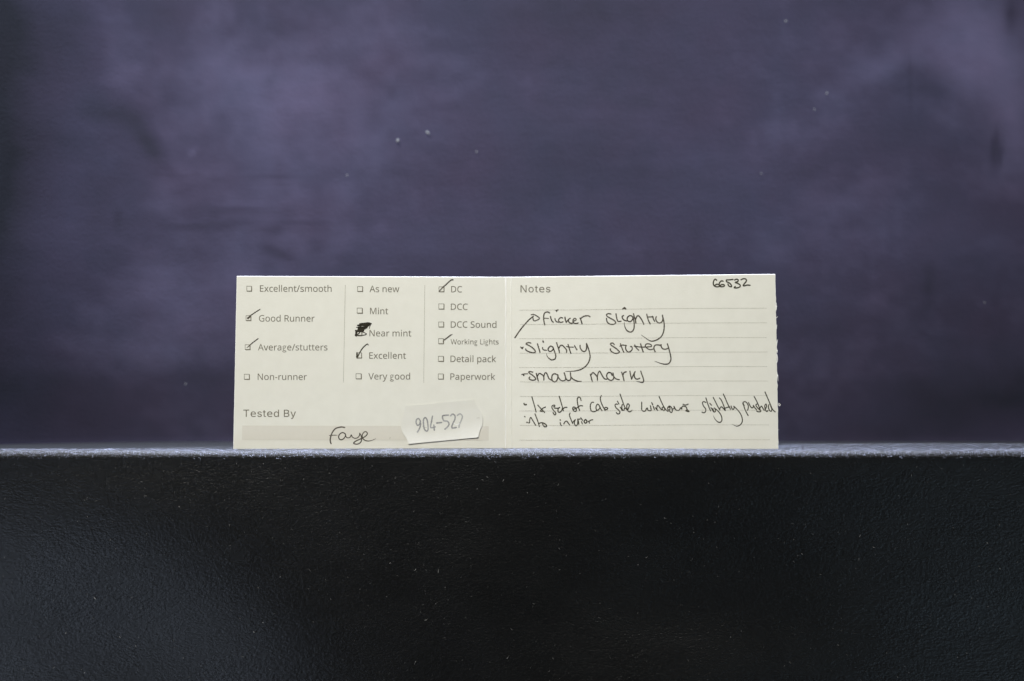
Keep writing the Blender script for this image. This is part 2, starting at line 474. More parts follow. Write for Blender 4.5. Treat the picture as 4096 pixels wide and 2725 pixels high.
class Marks:
    """flat ink on the card: points are photo pixels of the flattened card"""
    def __init__(self, side, place=None):
        self.V, self.F, self.side, self.z = [], [], side, 0
        self.place = place or (lambda x, y, up: on(side, x, y, up))
    def v(self, x, y, up): self.V.append(self.place(x, y, up)); return len(self.V) - 1
    def stroke(self, pts, w, taper=(1.0, 1.0), jitter=0.10):
        self.z += 1
        P = smooth_path(pts)
        n = len(P); prev = None
        base = LIFT + (self.z % 12) * 2.0e-6
        for i, (x, y) in enumerate(P):
            a, b = P[max(0, i - 1)], P[min(n - 1, i + 1)]
            dx, dy = b[0] - a[0], b[1] - a[1]; L = math.hypot(dx, dy) or 1
            q = i / max(1, n - 1)
            ww = w * (taper[0] + (1 - taper[0]) * min(1, q * 4)) * (taper[1] + (1 - taper[1]) * min(1, (1 - q) * 3)) * (1 + jitter * math.sin(i * 1.9 + self.z * 2.3))
            nx_, ny_ = -dy / L * ww / 2, dx / L * ww / 2
            up = base + 1.6e-6 * q
            l, r = self.v(x + nx_, y + ny_, up), self.v(x - nx_, y - ny_, up)
            if prev: self.F.append((prev[0], prev[1], r, l))
            prev = (l, r)
            if i in (0, n - 1):
                tx, ty = dx / L * ww / 2, dy / L * ww / 2
                if i == 0: tx, ty = -tx, -ty
                cap = [self.v(x + nx_ * math.cos(t) + tx * math.sin(t), y + ny_ * math.cos(t) + ty * math.sin(t), up) for t in (math.pi * .2, math.pi * .4, math.pi * .6, math.pi * .8)]
                self.F.append(tuple([l] + cap + [r]))
        return self
    def poly(self, pts):
        self.z += 1
        up = LIFT + (self.z % 12) * 2.0e-6
        self.F.append(tuple(self.v(x, y, up) for x, y in pts)); return self
    def loops(self, loops):
        """outlines with their holes; separate outlines (i, j) are filled apart"""
        def area(l): return abs(sum(a[0] * b[1] - b[0] * a[1] for a, b in zip(l, l[1:] + l[:1])))
        loops = sorted(loops, key=area, reverse=True)
        groups = []
        for l in loops:
            for gq in groups:
                if in_poly(l[0][0], l[0][1], gq[0]): gq.append(l); break
            else: groups.append([l])
        for gq in groups: self.fill(gq)
        return self
    def fill(self, loops):
        self.z += 1
        up = LIFT + (self.z % 12) * 2.0e-6
        flat = [p for l in loops for p in l]
        tris = tessellate_polygon([[Vector((x, y, 0)) for x, y in l] for l in loops])
        ids = [self.v(x, y, up) for x, y in flat]
        self.F += [tuple(ids[k] for k in t) for t in tris]; return self
    def build(self, name, mat, parent, label=None):
        n = NL if self.side == 'L' else NR
        faces = []
        for f in self.F:                             # every face looks towards the reader
            a, b, c = self.V[f[0]], self.V[f[1]], self.V[f[2]]
            faces.append(f if (b - a).cross(c - a).dot(n) >= 0 else tuple(reversed(f)))
        return tag(mesh_obj(name, self.V, faces, mat, parent), label)

def zoom(x0, y0, s):
    return lambda *pts: [(x0 + x / s, y0 + y / s) for x, y in pts]

SANS, HEAD = ({'-':[216,[[27,154,27,206,189,206,189,154]]],'/':[250,[[7,0,185,480,243,480,64,0]]],'A':[429,[[0,0,187,482,242,482,428,0,366,0,308,148,118,148,61,0],[138,202,290,202,236,347,235,352,233,358,230,367,227,376,224,386,221,396,218,405,216,413,214,419,210,405,207,392,203,378,199,366,196,356,193,347]]],'C':[424,[[261,-7,215,-3,174,7,139,24,109,46,85,75,65,109,52,149,44,192,41,240,44,287,53,330,67,368,88,403,114,431,146,455,183,472,225,483,271,486,320,483,364,474,404,458,379,407,364,413,348,420,330,425,311,430,292,432,271,433,223,427,182,410,149,381,124,343,110,296,105,240,109,184,123,137,146,98,178,69,219,52,270,46,291,47,311,49,330,52,348,56,367,60,385,65,385,13,367,7,348,2,329,-2,309,-5,286,-6]]],'D':[490,[[65,0,65,480,213,480,259,477,301,468,338,453,371,432,398,406,420,374,436,336,446,293,449,244,442,170,420,109,383,61,333,27,272,7,199,0],[126,52,191,52,299,73,364,136,385,242,380,301,364,348,338,383,302,408,258,423,204,428,126,428]]],'E':[373,[[65,0,65,480,333,480,333,426,126,426,126,277,321,277,321,224,126,224,126,53,333,53,333,0]]],'G':[489,[[271,-7,224,-3,182,7,145,23,114,46,88,74,67,108,53,148,44,191,41,240,44,288,54,331,71,370,93,404,121,433,155,456,195,473,240,483,289,486,316,485,341,483,366,479,389,473,411,466,433,458,410,406,392,413,373,419,352,425,331,430,309,432,286,433,233,427,188,410,152,381,125,343,109,296,104,240,106,203,112,169,123,139,137,112,157,89,181,70,210,57,245,48,285,46,305,46,323,47,338,49,353,51,366,54,379,57,379,199,273,199,273,253,439,253,439,18,413,10,387,4,361,-1,333,-4,303,-6]]],'L':[352,[[65,0,65,480,126,480,126,54,335,54,335,0]]],'M':[609,[[65,0,65,480,154,480,302,87,305,87,455,480,544,480,544,0,484,0,484,295,484,318,485,341,486,364,487,385,488,404,489,420,486,420,326,0,277,0,119,420,116,420,117,405,119,386,120,364,120,340,121,316,121,291,121,0]]],'N':[510,[[65,0,65,480,135,480,391,83,394,83,393,91,393,102,392,115,391,130,391,145,390,162,389,178,389,194,389,209,389,480,445,480,445,0,375,0,118,398,116,398,117,381,118,362,119,340,120,316,121,292,121,268,121,0]]],'P':[406,[[65,0,65,480,192,480,249,475,295,463,329,443,353,415,367,380,372,338,370,313,364,288,354,264,340,243,320,224,294,208,263,196,225,189,181,187,126,187,126,0],[126,238,174,238,216,241,250,248,276,261,295,279,306,304,310,336,306,364,296,387,280,405,257,418,225,425,187,428,126,428]]],'R':[418,[[65,0,65,480,197,480,252,476,296,464,329,446,353,419,367,385,372,343,370,319,366,298,358,279,348,264,336,250,322,239,307,229,292,221,276,215,408,0,337,0,221,198,126,198,126,0],[126,249,197,249,233,252,261,259,283,272,298,290,307,313,310,340,306,369,297,391,281,407,259,418,230,425,194,427,126,427]]],'S':[369,[[166,-7,140,-6,115,-4,91,-1,70,4,51,9,34,16,34,74,52,67,72,60,94,54,119,50,143,47,169,46,201,48,228,55,249,66,265,82,274,101,277,123,276,138,272,151,267,163,258,173,247,183,232,192,214,202,191,212,164,222,126,238,96,256,72,276,54,300,44,329,40,364,42,388,49,410,60,429,74,446,92,460,114,471,138,480,165,485,193,486,219,485,243,483,266,479,287,473,307,467,326,459,307,408,290,414,272,420,253,426,233,430,213,432,192,433,165,431,142,425,124,414,112,400,104,383,101,363,103,348,106,335,111,323,120,313,131,303,144,294,161,285,182,276,206,267,233,256,257,245,278,233,296,221,310,207,322,191,330,173,335,152,337,128,332,89,317,56,291,29,256,9,215,-3]]],'V':[403,[[171,0,0,480,63,480,171,172,178,153,184,134,189,117,194,100,198,83,201,67,205,83,209,100,214,117,219,135,225,154,232,173,339,480,403,480,232,0]]],'W':[625,[[135,0,8,480,71,480,146,187,151,166,155,146,160,127,163,108,166,90,169,73,171,91,175,110,179,130,183,150,188,170,194,190,279,480,341,480,429,188,435,167,440,147,445,127,449,107,453,89,455,73,458,90,461,108,465,127,469,146,474,167,479,187,553,480,616,480,488,0,427,0,334,314,330,327,327,340,323,353,320,366,317,377,314,388,312,397,311,404,310,409,309,401,306,389,303,372,298,352,293,333,287,312,196,0]]],'a':[377,[[144,-7,114,-4,86,5,63,19,45,40,34,67,31,100,36,133,50,161,73,183,106,200,150,210,203,215,265,217,265,238,262,265,256,286,245,301,230,311,212,316,190,318,172,317,154,315,136,310,120,304,104,298,89,291,71,335,87,343,106,350,126,357,148,362,170,365,193,366,233,363,266,353,291,337,308,314,319,283,322,245,322,0,279,0,268,51,265,51,249,33,233,19,216,7,196,0,173,-5],[158,41,187,44,212,52,234,66,251,86,261,112,264,144,264,176,211,174,171,170,140,163,118,152,103,138,95,121,92,99,94,81,100,66,110,55,124,47,140,43]]],'c':[322,[[201,-7,171,-5,143,2,117,13,93,28,74,48,58,73,46,103,39,138,37,178,39,220,47,256,59,286,76,311,96,332,119,347,146,358,174,365,206,367,224,366,241,364,259,361,275,357,288,352,300,347,282,298,271,302,258,306,244,310,230,313,217,314,204,315,145,300,110,254,98,179,101,139,110,105,124,79,144,60,170,48,201,44,220,45,237,47,253,50,267,55,281,60,294,65,294,13,282,7,268,2,254,-2,239,-4,221,-6]]],'d':[413,[[185,-7,143,-2,107,14,77,40,55,76,41,123,37,179,41,236,55,283,78,319,108,346,144,361,185,367,211,365,234,360,254,351,270,340,285,328,297,314,301,314,300,320,300,329,299,339,298,350,297,359,297,367,297,510,356,510,356,0,308,0,300,48,297,48,285,34,271,21,254,9,234,0,211,-5],[194,42,228,46,255,56,274,74,287,98,295,129,298,168,298,179,295,220,288,254,275,282,256,302,229,314,193,318,164,313,140,301,122,280,109,252,101,218,98,178,101,138,109,105,122,78,141,58,165,46]]],'e':[379,[[210,-7,177,-4,147,3,120,14,96,30,75,51,59,76,47,106,39,140,37,177,39,215,46,249,57,279,72,305,90,326,112,344,138,357,166,364,196,367,226,364,252,358,276,347,296,331,313,312,327,290,337,264,343,235,345,204,345,169,98,169,102,131,113,100,129,76,152,58,180,47,213,44,235,44,255,46,274,50,292,55,310,61,328,69,328,17,310,9,292,4,274,-1,255,-4,234,-6],[99,216,283,216,280,244,273,269,262,290,245,306,223,315,195,318,169,315,147,306,129,291,114,271,105,245]]],'h':[415,[[57,0,57,510,116,510,116,361,116,343,115,326,113,310,117,310,130,327,146,341,164,352,185,360,206,364,229,366,269,363,302,352,328,335,346,310,357,276,361,234,361,0,302,0,302,230,293,278,266,307,222,317,186,313,158,302,139,283,126,257,119,225,116,186,116,0]]],'i':[173,[[87,420,78,421,70,424,62,429,57,436,54,446,52,457,54,469,57,479,62,486,70,491,78,494,87,495,96,494,104,491,111,486,117,479,120,469,122,457,120,446,117,436,111,429,104,424,96,421],[57,0,57,360,116,360,116,0]]],'k':[359,[[57,0,57,510,116,510,116,244,115,236,115,226,115,216,114,204,114,194,113,185,116,185,119,189,123,195,128,201,133,208,138,214,144,221,149,228,154,234,158,238,273,360,343,360,197,206,353,0,281,0,156,168,116,132,116,0]]],'l':[173,[[57,0,57,510,116,510,116,0]]],'m':[628,[[57,0,57,360,105,360,113,311,117,311,129,328,144,342,162,353,182,361,202,365,223,367,273,360,310,340,333,306,336,306,350,325,366,340,386,352,407,360,429,365,452,367,489,363,520,353,543,335,560,310,570,277,574,234,574,0,515,0,515,232,507,279,483,308,442,317,410,314,385,304,367,287,355,264,347,234,345,199,345,0,286,0,286,232,278,279,253,308,212,317,180,313,155,302,137,283,125,258,118,226,116,187,116,0]]],'n':[415,[[57,0,57,360,105,360,113,311,117,311,130,328,146,342,165,353,186,361,208,365,230,367,270,363,302,353,328,335,346,310,357,277,361,234,361,0,302,0,302,230,293,278,266,307,222,317,186,313,158,302,139,283,126,258,119,226,116,187,116,0]]],'o':[406,[[202,-7,172,-4,143,3,117,15,94,32,75,53,58,79,46,109,39,143,37,181,42,236,57,282,82,318,116,345,156,361,204,367,236,364,264,357,290,345,314,328,333,307,349,282,361,252,368,218,370,181,365,126,350,79,325,42,291,15,250,-1],[203,42,237,46,263,59,283,80,298,107,306,141,309,181,306,220,298,253,283,281,263,301,236,313,203,317,169,313,143,301,123,281,109,253,101,220,98,181,101,141,109,107,123,80,143,59,170,46]]],'p':[413,[[57,-161,57,360,105,360,113,311,116,311,128,326,142,339,158,351,178,360,201,365,228,367,270,362,305,346,335,320,358,284,372,238,376,181,372,124,358,78,335,41,305,14,269,-1,228,-7,202,-5,179,0,159,9,142,20,128,32,116,46,112,46,113,37,114,28,115,17,116,6,116,-4,116,-13,116,-161],[219,42,240,44,258,50,273,60,286,74,296,90,305,110,310,132,314,155,315,181,312,220,304,253,291,280,272,301,248,313,218,317,185,314,159,303,140,286,127,262,119,231,116,192,116,181,119,140,126,106,138,78,157,58,184,46]]],'r':[277,[[57,0,57,360,105,360,112,294,115,294,128,313,143,330,160,345,179,357,201,364,225,367,232,367,239,366,247,366,254,365,261,364,267,363,260,308,254,310,248,311,241,312,234,312,227,313,221,313,203,311,186,306,169,298,154,286,141,272,131,256,123,236,118,215,116,192,116,0]]],'s':[322,[[148,-7,124,-6,102,-4,83,-1,66,4,50,9,35,16,35,70,50,63,68,56,87,50,107,45,128,42,149,41,176,43,198,47,214,55,225,66,232,79,234,94,234,103,231,111,227,118,221,125,212,133,200,140,186,147,168,155,146,164,124,173,104,182,86,191,71,200,58,211,48,223,40,237,36,253,34,271,38,299,51,323,72,342,99,356,132,364,169,367,191,366,211,364,231,360,249,355,267,350,284,343,264,296,248,301,233,307,216,312,200,315,183,318,165,318,143,317,124,313,110,307,99,298,93,287,91,275,92,265,95,257,99,249,107,243,116,236,129,229,144,222,162,215,183,206,205,198,225,189,242,180,257,170,269,159,279,147,286,133,290,118,291,99,287,67,274,41,253,20,224,5,189,-4]]],'t':[242,[[167,-7,149,-6,132,-2,115,3,100,11,87,22,77,37,68,55,63,78,62,105,62,314,11,314,11,343,62,366,86,443,121,443,121,360,225,360,225,314,121,314,121,106,123,86,128,70,137,57,148,49,162,43,177,42,186,42,196,43,205,44,214,46,221,47,228,49,228,4,221,1,212,-1,201,-4,189,-5,178,-6]]],'u':[415,[[184,-7,144,-3,111,7,86,25,68,49,57,83,53,124,53,360,113,360,113,128,122,81,148,52,193,42,229,46,256,57,276,76,289,102,296,134,299,173,299,360,358,360,358,0,310,0,301,48,298,48,285,31,269,17,250,6,229,-1,207,-5]]],'v':[341,[[136,0,0,360,63,360,140,148,143,138,147,127,151,115,155,103,159,91,162,80,165,70,167,61,169,52,171,52,173,61,176,70,179,81,182,92,186,104,190,116,194,127,198,138,201,148,278,360,341,360,204,0]]],'w':[528,[[106,1,7,361,69,361,118,169,123,149,128,130,132,110,136,92,139,75,142,61,144,61,146,69,148,79,151,89,153,101,156,112,159,125,162,136,165,148,169,158,232,361,297,361,359,158,364,142,368,126,373,108,377,91,381,76,383,62,385,62,387,74,390,90,395,108,399,128,404,148,410,169,460,361,520,361,420,1,351,1,289,203,284,222,279,240,274,258,270,274,267,288,265,299,262,299,260,288,257,274,253,258,249,240,244,221,238,203,173,1]]],'x':[355,[[12,0,142,184,18,360,85,360,178,224,270,360,336,360,212,184,343,0,276,0,178,144,79,0]]],'y':[343,[[56,-161,46,-161,37,-160,28,-160,21,-158,14,-157,7,-156,7,-109,13,-110,19,-111,25,-111,32,-112,40,-113,47,-113,66,-111,83,-105,97,-95,108,-82,118,-67,127,-49,146,-1,1,360,64,360,142,155,148,137,154,120,160,104,165,88,169,72,172,57,175,57,178,69,182,84,187,101,193,119,199,137,206,156,279,360,343,360,187,-50,174,-81,157,-108,139,-131,116,-148,89,-158]]]},{'N':[523,[[60,0,60,509,136,509,343,183,349,174,355,163,363,151,371,137,379,122,388,107,396,90,405,73,414,55,405,54,403,72,402,90,401,108,400,126,399,142,399,157,399,171,399,184,399,195,399,509,463,509,463,0,387,0,202,290,194,303,186,317,177,331,168,346,159,363,148,381,136,402,123,425,108,452,119,454,120,429,121,406,122,384,123,363,124,345,124,328,125,313,125,301,125,291,125,0]]],'o':[415,[[207,-8,174,-5,144,3,117,16,93,35,72,58,56,85,44,116,37,150,34,187,37,225,44,260,56,291,72,318,93,341,117,360,144,374,174,382,207,384,241,382,271,374,299,360,323,341,343,318,359,291,371,260,379,225,381,187,379,150,371,116,359,85,343,58,323,35,299,16,271,3,241,-5],[207,46,231,49,252,55,270,66,285,80,298,97,307,117,314,139,318,163,319,187,318,212,314,236,307,258,298,278,285,296,270,310,252,321,231,328,207,330,184,328,163,321,145,310,130,296,118,278,108,258,102,236,98,212,96,187,98,163,102,139,108,117,118,97,130,80,145,66,163,55,184,49]]],'t':[227,[[204,379,204,327,6,327,6,379],[65,471,126,471,126,98,127,83,130,70,136,61,144,55,156,51,170,50,175,50,180,50,185,51,191,52,197,53,202,54,213,2,207,0,200,-2,192,-3,184,-3,176,-4,168,-4,138,-1,113,7,92,21,77,41,68,64,65,93]]],'e':[404,[[212,-8,177,-5,145,3,117,16,92,35,72,58,56,85,44,116,37,150,34,187,36,224,44,258,55,290,71,317,91,340,115,359,142,373,172,382,205,384,226,383,246,380,266,374,285,366,303,355,319,341,334,324,347,305,357,282,365,256,370,227,371,194,371,169,75,169,75,221,338,221,310,202,308,226,304,248,298,269,288,286,277,301,263,314,246,323,227,328,205,330,183,328,164,323,146,313,131,301,119,286,109,270,102,251,97,231,96,211,96,178,98,151,102,127,110,106,121,88,135,73,151,61,169,53,190,48,212,46,227,47,241,49,254,53,265,58,276,65,285,73,294,82,300,93,306,105,365,91,358,72,348,55,335,39,320,26,302,14,283,4,261,-3,237,-7]]],'s':[365,[[182,-8,157,-7,133,-3,112,3,93,12,76,24,62,38,50,54,41,73,36,94,94,107,101,87,111,72,124,60,141,52,160,47,181,45,206,47,227,53,244,62,258,74,265,88,268,103,266,115,262,126,254,136,243,144,229,150,212,155,149,170,118,180,92,192,72,208,58,227,50,249,47,274,49,295,55,314,65,332,79,347,95,360,115,370,137,378,161,383,187,384,212,383,234,379,254,372,271,363,286,352,299,339,309,324,318,308,324,290,268,277,262,291,254,304,243,316,228,325,210,331,187,333,166,331,147,326,131,317,119,305,111,292,109,277,110,264,115,253,124,243,136,235,152,229,172,223,229,209,261,200,287,187,306,171,320,153,328,131,331,107,329,85,323,65,312,47,298,31,281,18,260,6,236,-2,210,-7]]],'T':[449,[[32,452,32,509,417,509,417,452,257,452,257,0,193,0,193,452]]],'d':[424,[[195,-8,165,-6,137,3,111,16,89,34,70,57,55,84,43,116,36,151,34,189,36,227,43,261,55,293,70,320,89,342,112,361,137,374,165,382,196,384,218,383,237,379,253,373,267,364,278,355,287,346,295,336,301,327,306,319,311,319,311,509,372,509,372,0,313,0,313,59,307,59,301,50,295,41,287,31,277,21,266,12,252,4,236,-3,217,-7],[205,47,226,49,246,55,263,65,278,78,290,95,299,115,306,138,310,162,312,189,310,216,306,241,300,263,290,282,278,299,263,312,246,322,227,328,205,330,182,328,162,322,145,311,130,298,118,281,108,261,102,239,98,215,96,189,98,163,102,139,109,117,118,97,130,80,145,66,162,55,182,49]]],'B':[456,[[60,0,60,509,241,509,274,507,304,501,329,491,350,477,367,461,381,442,390,421,396,398,398,374,397,353,393,336,387,320,378,307,368,295,356,286,343,278,329,272,315,267,315,262,331,260,347,254,363,245,378,234,391,220,402,203,411,184,416,161,418,136,416,111,410,88,400,67,386,48,368,31,344,18,317,8,284,2,247,0],[125,57,245,57,281,60,309,67,330,80,344,96,353,115,355,137,354,153,350,169,342,184,333,197,320,209,306,218,289,225,269,229,248,231,125,231],[125,285,238,285,256,287,273,290,288,296,302,304,314,314,323,326,330,340,335,355,336,372,333,393,326,412,313,429,294,442,270,449,240,452,125,452]]],'y':[389,[[47,-139,61,-86,71,-87,83,-89,94,-90,104,-89,113,-86,122,-81,130,-74,138,-64,145,-51,151,-36,163,-1,17,379,84,379,165,155,173,132,180,109,187,87,193,64,199,42,206,21,184,21,190,42,196,64,202,87,209,110,216,132,224,155,305,379,371,379,204,-58,196,-77,187,-93,177,-107,165,-119,153,-128,139,-136,125,-141,109,-144,91,-145,82,-145,73,-144,65,-143,57,-142,52,-140]]]})

HEAD['e'] = [int(SANS['e'][0] * 1.12), [[int(v * (1.12 if k % 2 == 0 else 1.05)) for k, v in enumerate(l)] for l in SANS['e'][1]]]

def ring(cx, cy, rx, ry, t):
    o = [(cx + rx * math.cos(k * math.pi / 12), cy + ry * math.sin(k * math.pi / 12)) for k in range(24)]
    i = [(cx + (rx - t) * math.cos(k * math.pi / 12), cy + (ry - t) * math.sin(k * math.pi / 12)) for k in range(24)]
    return [o, i]
# two-storey g of the printed face
G_PIECES = [ring(158, 254, 112, 112, 40), ring(165, -72, 142, 78, 38), [[(88, 168), (128, 176), (84, 96), (190, 6), (150, 2), (48, 78), (44, 122)]],
            [[(190, 352), (326, 352), (326, 322), (220, 330)]]]

def text(string, x0, x1, y0, y1, cap, font=SANS, side='L', parent=None, track=0, label=None):
    """string set so that its ink runs from x0 to x1, baseline from y0 to y1, capitals cap high"""
    items, pen = [], 0
    for ch in string:
        if ch == ' ': pen += 175 if font is SANS else 190; continue
        if ch == 'g' and font is SANS:
            for pc in G_PIECES: items.append([[(pen + x, y) for x, y in l] for l in pc])
            pen += 350; continue
        adv, ls = font[ch]
        items.append([[(pen + l[k], l[k + 1]) for k in range(0, len(l), 2)] for l in ls])
        pen += adv + track
    xs = [p[0] for it in items for l in it for p in l]
    lo, hi = min(xs), max(xs)
    capu = 480.0 if font is SANS else max(p[1] for it in items[:1] for l in it for p in l)
    m = Marks(side)
    for it in items:
        m.loops([[(x0 + (x - lo) / (hi - lo) * (x1 - x0), y0 + (y1 - y0) * (x - lo) / (hi - lo) - y * cap / capu) for x, y in l] for l in it])
    return m.build("printed_caption", M_PRINT, parent, label)

LP, RP = left_panel, right_panel
for s, x0, x1, y0, y1, cap in [
    ("Excellent/smooth", 1039.8, 1326.3, 1167.2, 1167.6, 25.4), ("Good Runner", 1035.9, 1258.2, 1286.6, 1286.8, 25.4),
    ("Average/stutters", 1031.8, 1309.8, 1401.9, 1402.0, 25.4), ("Non-runner", 1031, 1227.3, 1520.2, 1520.4, 25.3),
    ("As new", 1478.2, 1597.1, 1168.7, 1169.0, 25.4), ("Mint", 1480.2, 1552.4, 1257, 1257.2, 25.2), ("Near mint", 1478, 1645, 1345.7, 1346, 25.2),
    ("Excellent", 1477, 1623.7, 1435, 1435.3, 25.2), ("Very good", 1473.6, 1640.3, 1518.2, 1518.4, 25.4),
    ("DC", 1804.7, 1848, 1169.6, 1169.8, 24.6), ("DCC", 1803.5, 1870.7, 1239.7, 1240, 24.6), ("DCC Sound", 1803, 1985.6, 1311, 1311.2, 25),
    ("Working Lights", 1802.4, 1994, 1377.7, 1378, 20), ("Detail pack", 1801.9, 1984, 1448.5, 1449, 25.4), ("Paperwork", 1801.4, 1980.5, 1519.5, 1520, 25.4)]:
    text(s, x0, x1, y0, y1, cap, parent=LP)
text("Tested By", 973.3, 1183.6, 1667.8, 1668.0, 28.6, HEAD, parent=LP, track=22, label="heading in a wider, darker face")
text("Notes", 2082, 2201.8, 1169.8, 1169.4, 28.2, HEAD, 'R', RP, track=30, label="heading in a wider, darker face")

# tick boxes: thin outline, heavy on the right and below like a raised tile
def box(x0, y0, x1, y1):
    m = Marks('L')
    t, T = 1.9, 3.7
    m.poly([(x0, y0), (x1 - 2.2, y0), (x1 - 2.2, y0 + t), (x0, y0 + t)])
    m.poly([(x0, y0), (x0 + t, y0), (x0 + t, y1 - 1.5), (x0, y1 - 1.5)])
    m.poly([(x1 - T, y0 + t), (x1 - 2.2, y0), (x1, y0 + 3), (x1, y1), (x1 - T, y1 - T)])
    m.poly([(x0, y1 - T), (x1 - T, y1 - T), (x1, y1), (x0 + 3, y1), (x0, y1 - 2)])
    m.build("tick_box", M_PRINT, LP)
for b in [(986.1, 1144.3, 1008.4, 1166.8), (983.1, 1262, 1005.4, 1284.8), (979.7, 1378.4, 1002, 1401), (976.2, 1496.5, 999.5, 1519.7),
          (1429.2, 1145.5, 1452.4, 1168.2), (1427.5, 1232, 1451.2, 1255.3), (1425.5, 1322, 1449.5, 1345.3), (1424.7, 1410.6, 1448.2, 1434.4), (1423, 1494.4, 1447, 1518),
          (1755, 1146.7, 1777.8, 1169.5), (1754, 1215, 1777.8, 1238.7), (1753.8, 1287.3, 1776.7, 1310.5), (1753.3, 1354, 1775.9, 1377.2), (1752.5, 1424.5, 1775.9, 1447.7), (1752, 1495.3, 1775.4, 1519)]:
    box(*b)
for x0, y0, x1, y1 in [(1381.2, 1139.7, 1373.8, 1530.5), (1699.2, 1141.2, 1694.9, 1531.6)]:
    Marks('L').poly([(x0 - .8, y0), (x0 + .8, y0), (x1 + .8, y1), (x1 - .8, y1)]).build("column_rule", M_RULE, LP)
Marks('L').poly([(969.4, 1702.6), (1955, 1705), (1955, 1762.4), (968.2, 1760.4)]).build("entry_bar", M_BAR, LP)
rr = random.Random(5)
for ya, yb, xb in [(1240.9, 1232.6, 3066), (1298.2, 1291.2, 3067), (1355.2, 1350.2, 3068), (1413, 1408.2, 3069), (1470.6, 1466.2, 3070), (1528.2, 1524.2, 3072),
                   (1586, 1582.4, 3073), (1644.3, 1641.2, 3075), (1702.2, 1699.6, 3076), (1761.1, 1759.1, 3077)]:
    m = Marks('R'); x = 2077.5 + rr.uniform(-1, 3)
    while x < xb:
        w = rr.uniform(1.2, 4.2); q = (x - 2078) / (xb - 2078); y = ya + (yb - ya) * q + 0.8 * math.sin(q * 7) + rr.uniform(-.3, .3)
        m.poly([(x, y - .85), (x + w, y - .85), (x + w, y + .85), (x, y + .85)]); x += w + rr.uniform(.8, 2.2)
    m.build("ruled_line", M_RULE, RP)

# the two score lines of the fold
def score(side, x0, x1, w, mat):
    n = NL if side == 'L' else NR
    V, Fc = [], []
    for k in range(25):
        q = k / 24; x = x0 + (x1 - x0) * q; y = 1110 + (1795 - 1110) * q
        ww = w * (0.8 + 0.3 * math.sin(k * 1.7)) * (1.1 - .25 * q)
        V += [on(side, x - ww / 2, y, 0.00003), on(side, x, y, 0.00012), on(side, x + ww / 2, y, 0.00003)]
        if k:
            b = 3 * k
            Fc += [(b - 3, b, b + 1, b - 2), (b - 2, b + 1, b + 2, b - 1)]
    return mesh_obj("fold_crease", V, Fc, mat, root)
tag(score('L', 2022.8, 2021.6, 5.4, M_SCORE), "whitened scored fold down the middle of the card")
score('R', 2044.5, 2044.8, 3.2, M_SCORE2)

# ticks
A = zoom(920, 1080, 4.356)
m = Marks('L'); m.stroke(A((522, 688), (440, 740), (370, 787), (330, 820)), 4.2, (1, 1)); m.stroke(A((362, 800), (335, 822), (306, 842)), 6.6, (.7, .8)); m.stroke(A((352, 812), (318, 848)), 5)
m.build("pen_tick", M_PEN, LP, "pen tick with a blotted foot beside Good Runner")
Marks('L').stroke(A((488, 1200), (430, 1243), (370, 1290), (322, 1335), (288, 1360)), 4.3, (1, .35)).build("pen_tick", M_PEN, LP)
D = zoom(1360, 1320, 6.03)
m = Marks('L'); m.stroke(D((682, 366), (660, 342), (610, 376), (540, 445), (470, 560), (432, 640), (418, 676)), 4.4, (.7, 1)); m.stroke(D((408, 552), (412, 610), (418, 676)), 6.2); m.stroke(D((400, 640), (420, 670)), 5)
m.build("pen_tick", M_PEN2, LP, "blacker curved tick with a heavy downstroke beside Excellent")
E_ = zoom(1680, 1080, 6.03)
m = Marks('L'); m.stroke(E_((796, 240), (745, 250), (665, 318), (620, 362), (560, 412), (505, 470), (470, 512)), 4.6, (1, .8)); m.stroke(E_((480, 498), (462, 520)), 5)
m.build("pen_tick", M_PEN, LP)
F_ = zoom(1680, 1320, 6.03)
m = Marks('L'); m.stroke(F_((786, 108), (735, 130), (690, 165), (640, 203), (590, 240)), 4.8, (.25, 1)); m.stroke(F_((580, 238), (566, 262), (566, 300)), 4.4)
m.build("pen_tick", M_PEN, LP)

# scribbled-out box beside Near mint
C_ = zoom(1360, 1080, 6.03)
m = Marks('L')
m.stroke(C_((480, 1302), (600, 1288), (690, 1280), (755, 1300)), 5.4)
m.stroke(C_((755, 1302), (640, 1300), (500, 1318), (425, 1335)), 5.0, (1, .6))
m.stroke(C_((425, 1338), (480, 1350), (600, 1330), (735, 1308)), 5.2)
m.stroke(C_((730, 1315), (690, 1335), (640, 1345), (560, 1340)), 6.0)
m.stroke(C_((700, 1340), (600, 1375), (480, 1382), (398, 1388)), 4.8, (1, .6))
m.stroke(C_((440, 1400), (540, 1385), (650, 1368), (690, 1345)), 5.0)
m.stroke(C_((650, 1390), (580, 1405), (530, 1400), (440, 1415)), 5.6)
m.stroke(C_((440, 1418), (500, 1432), (580, 1415), (650, 1395)), 5.2)
m.stroke(C_((600, 1418), (540, 1440), (440, 1442)), 6.4)
m.stroke(C_((430, 1450), (500, 1455), (565, 1465)), 6.4)
m.stroke(C_((560, 1470), (480, 1478), (410, 1470), (378, 1465)), 6.0)
m.stroke(C_((400, 1480), (470, 1490), (540, 1482)), 5.0)
m.stroke(C_((745, 1305), (728, 1345), (712, 1385), (708, 1420)), 3.0, (1, .6))
m.stroke(C_((382, 1465), (384, 1530), (370, 1585)), 5.2)
m.stroke(C_((376, 1575), (392, 1600)), 4.6)
m.stroke(C_((470, 1490), (468, 1520), (440, 1545), (400, 1560)), 4.2)
m.stroke(C_((410, 1500), (400, 1540), (385, 1575)), 4.0)
m.stroke(C_((480, 1495), (550, 1500), (610, 1525), (638, 1548), (590, 1570), (510, 1580), (440, 1578), (372, 1578)), 3.2)
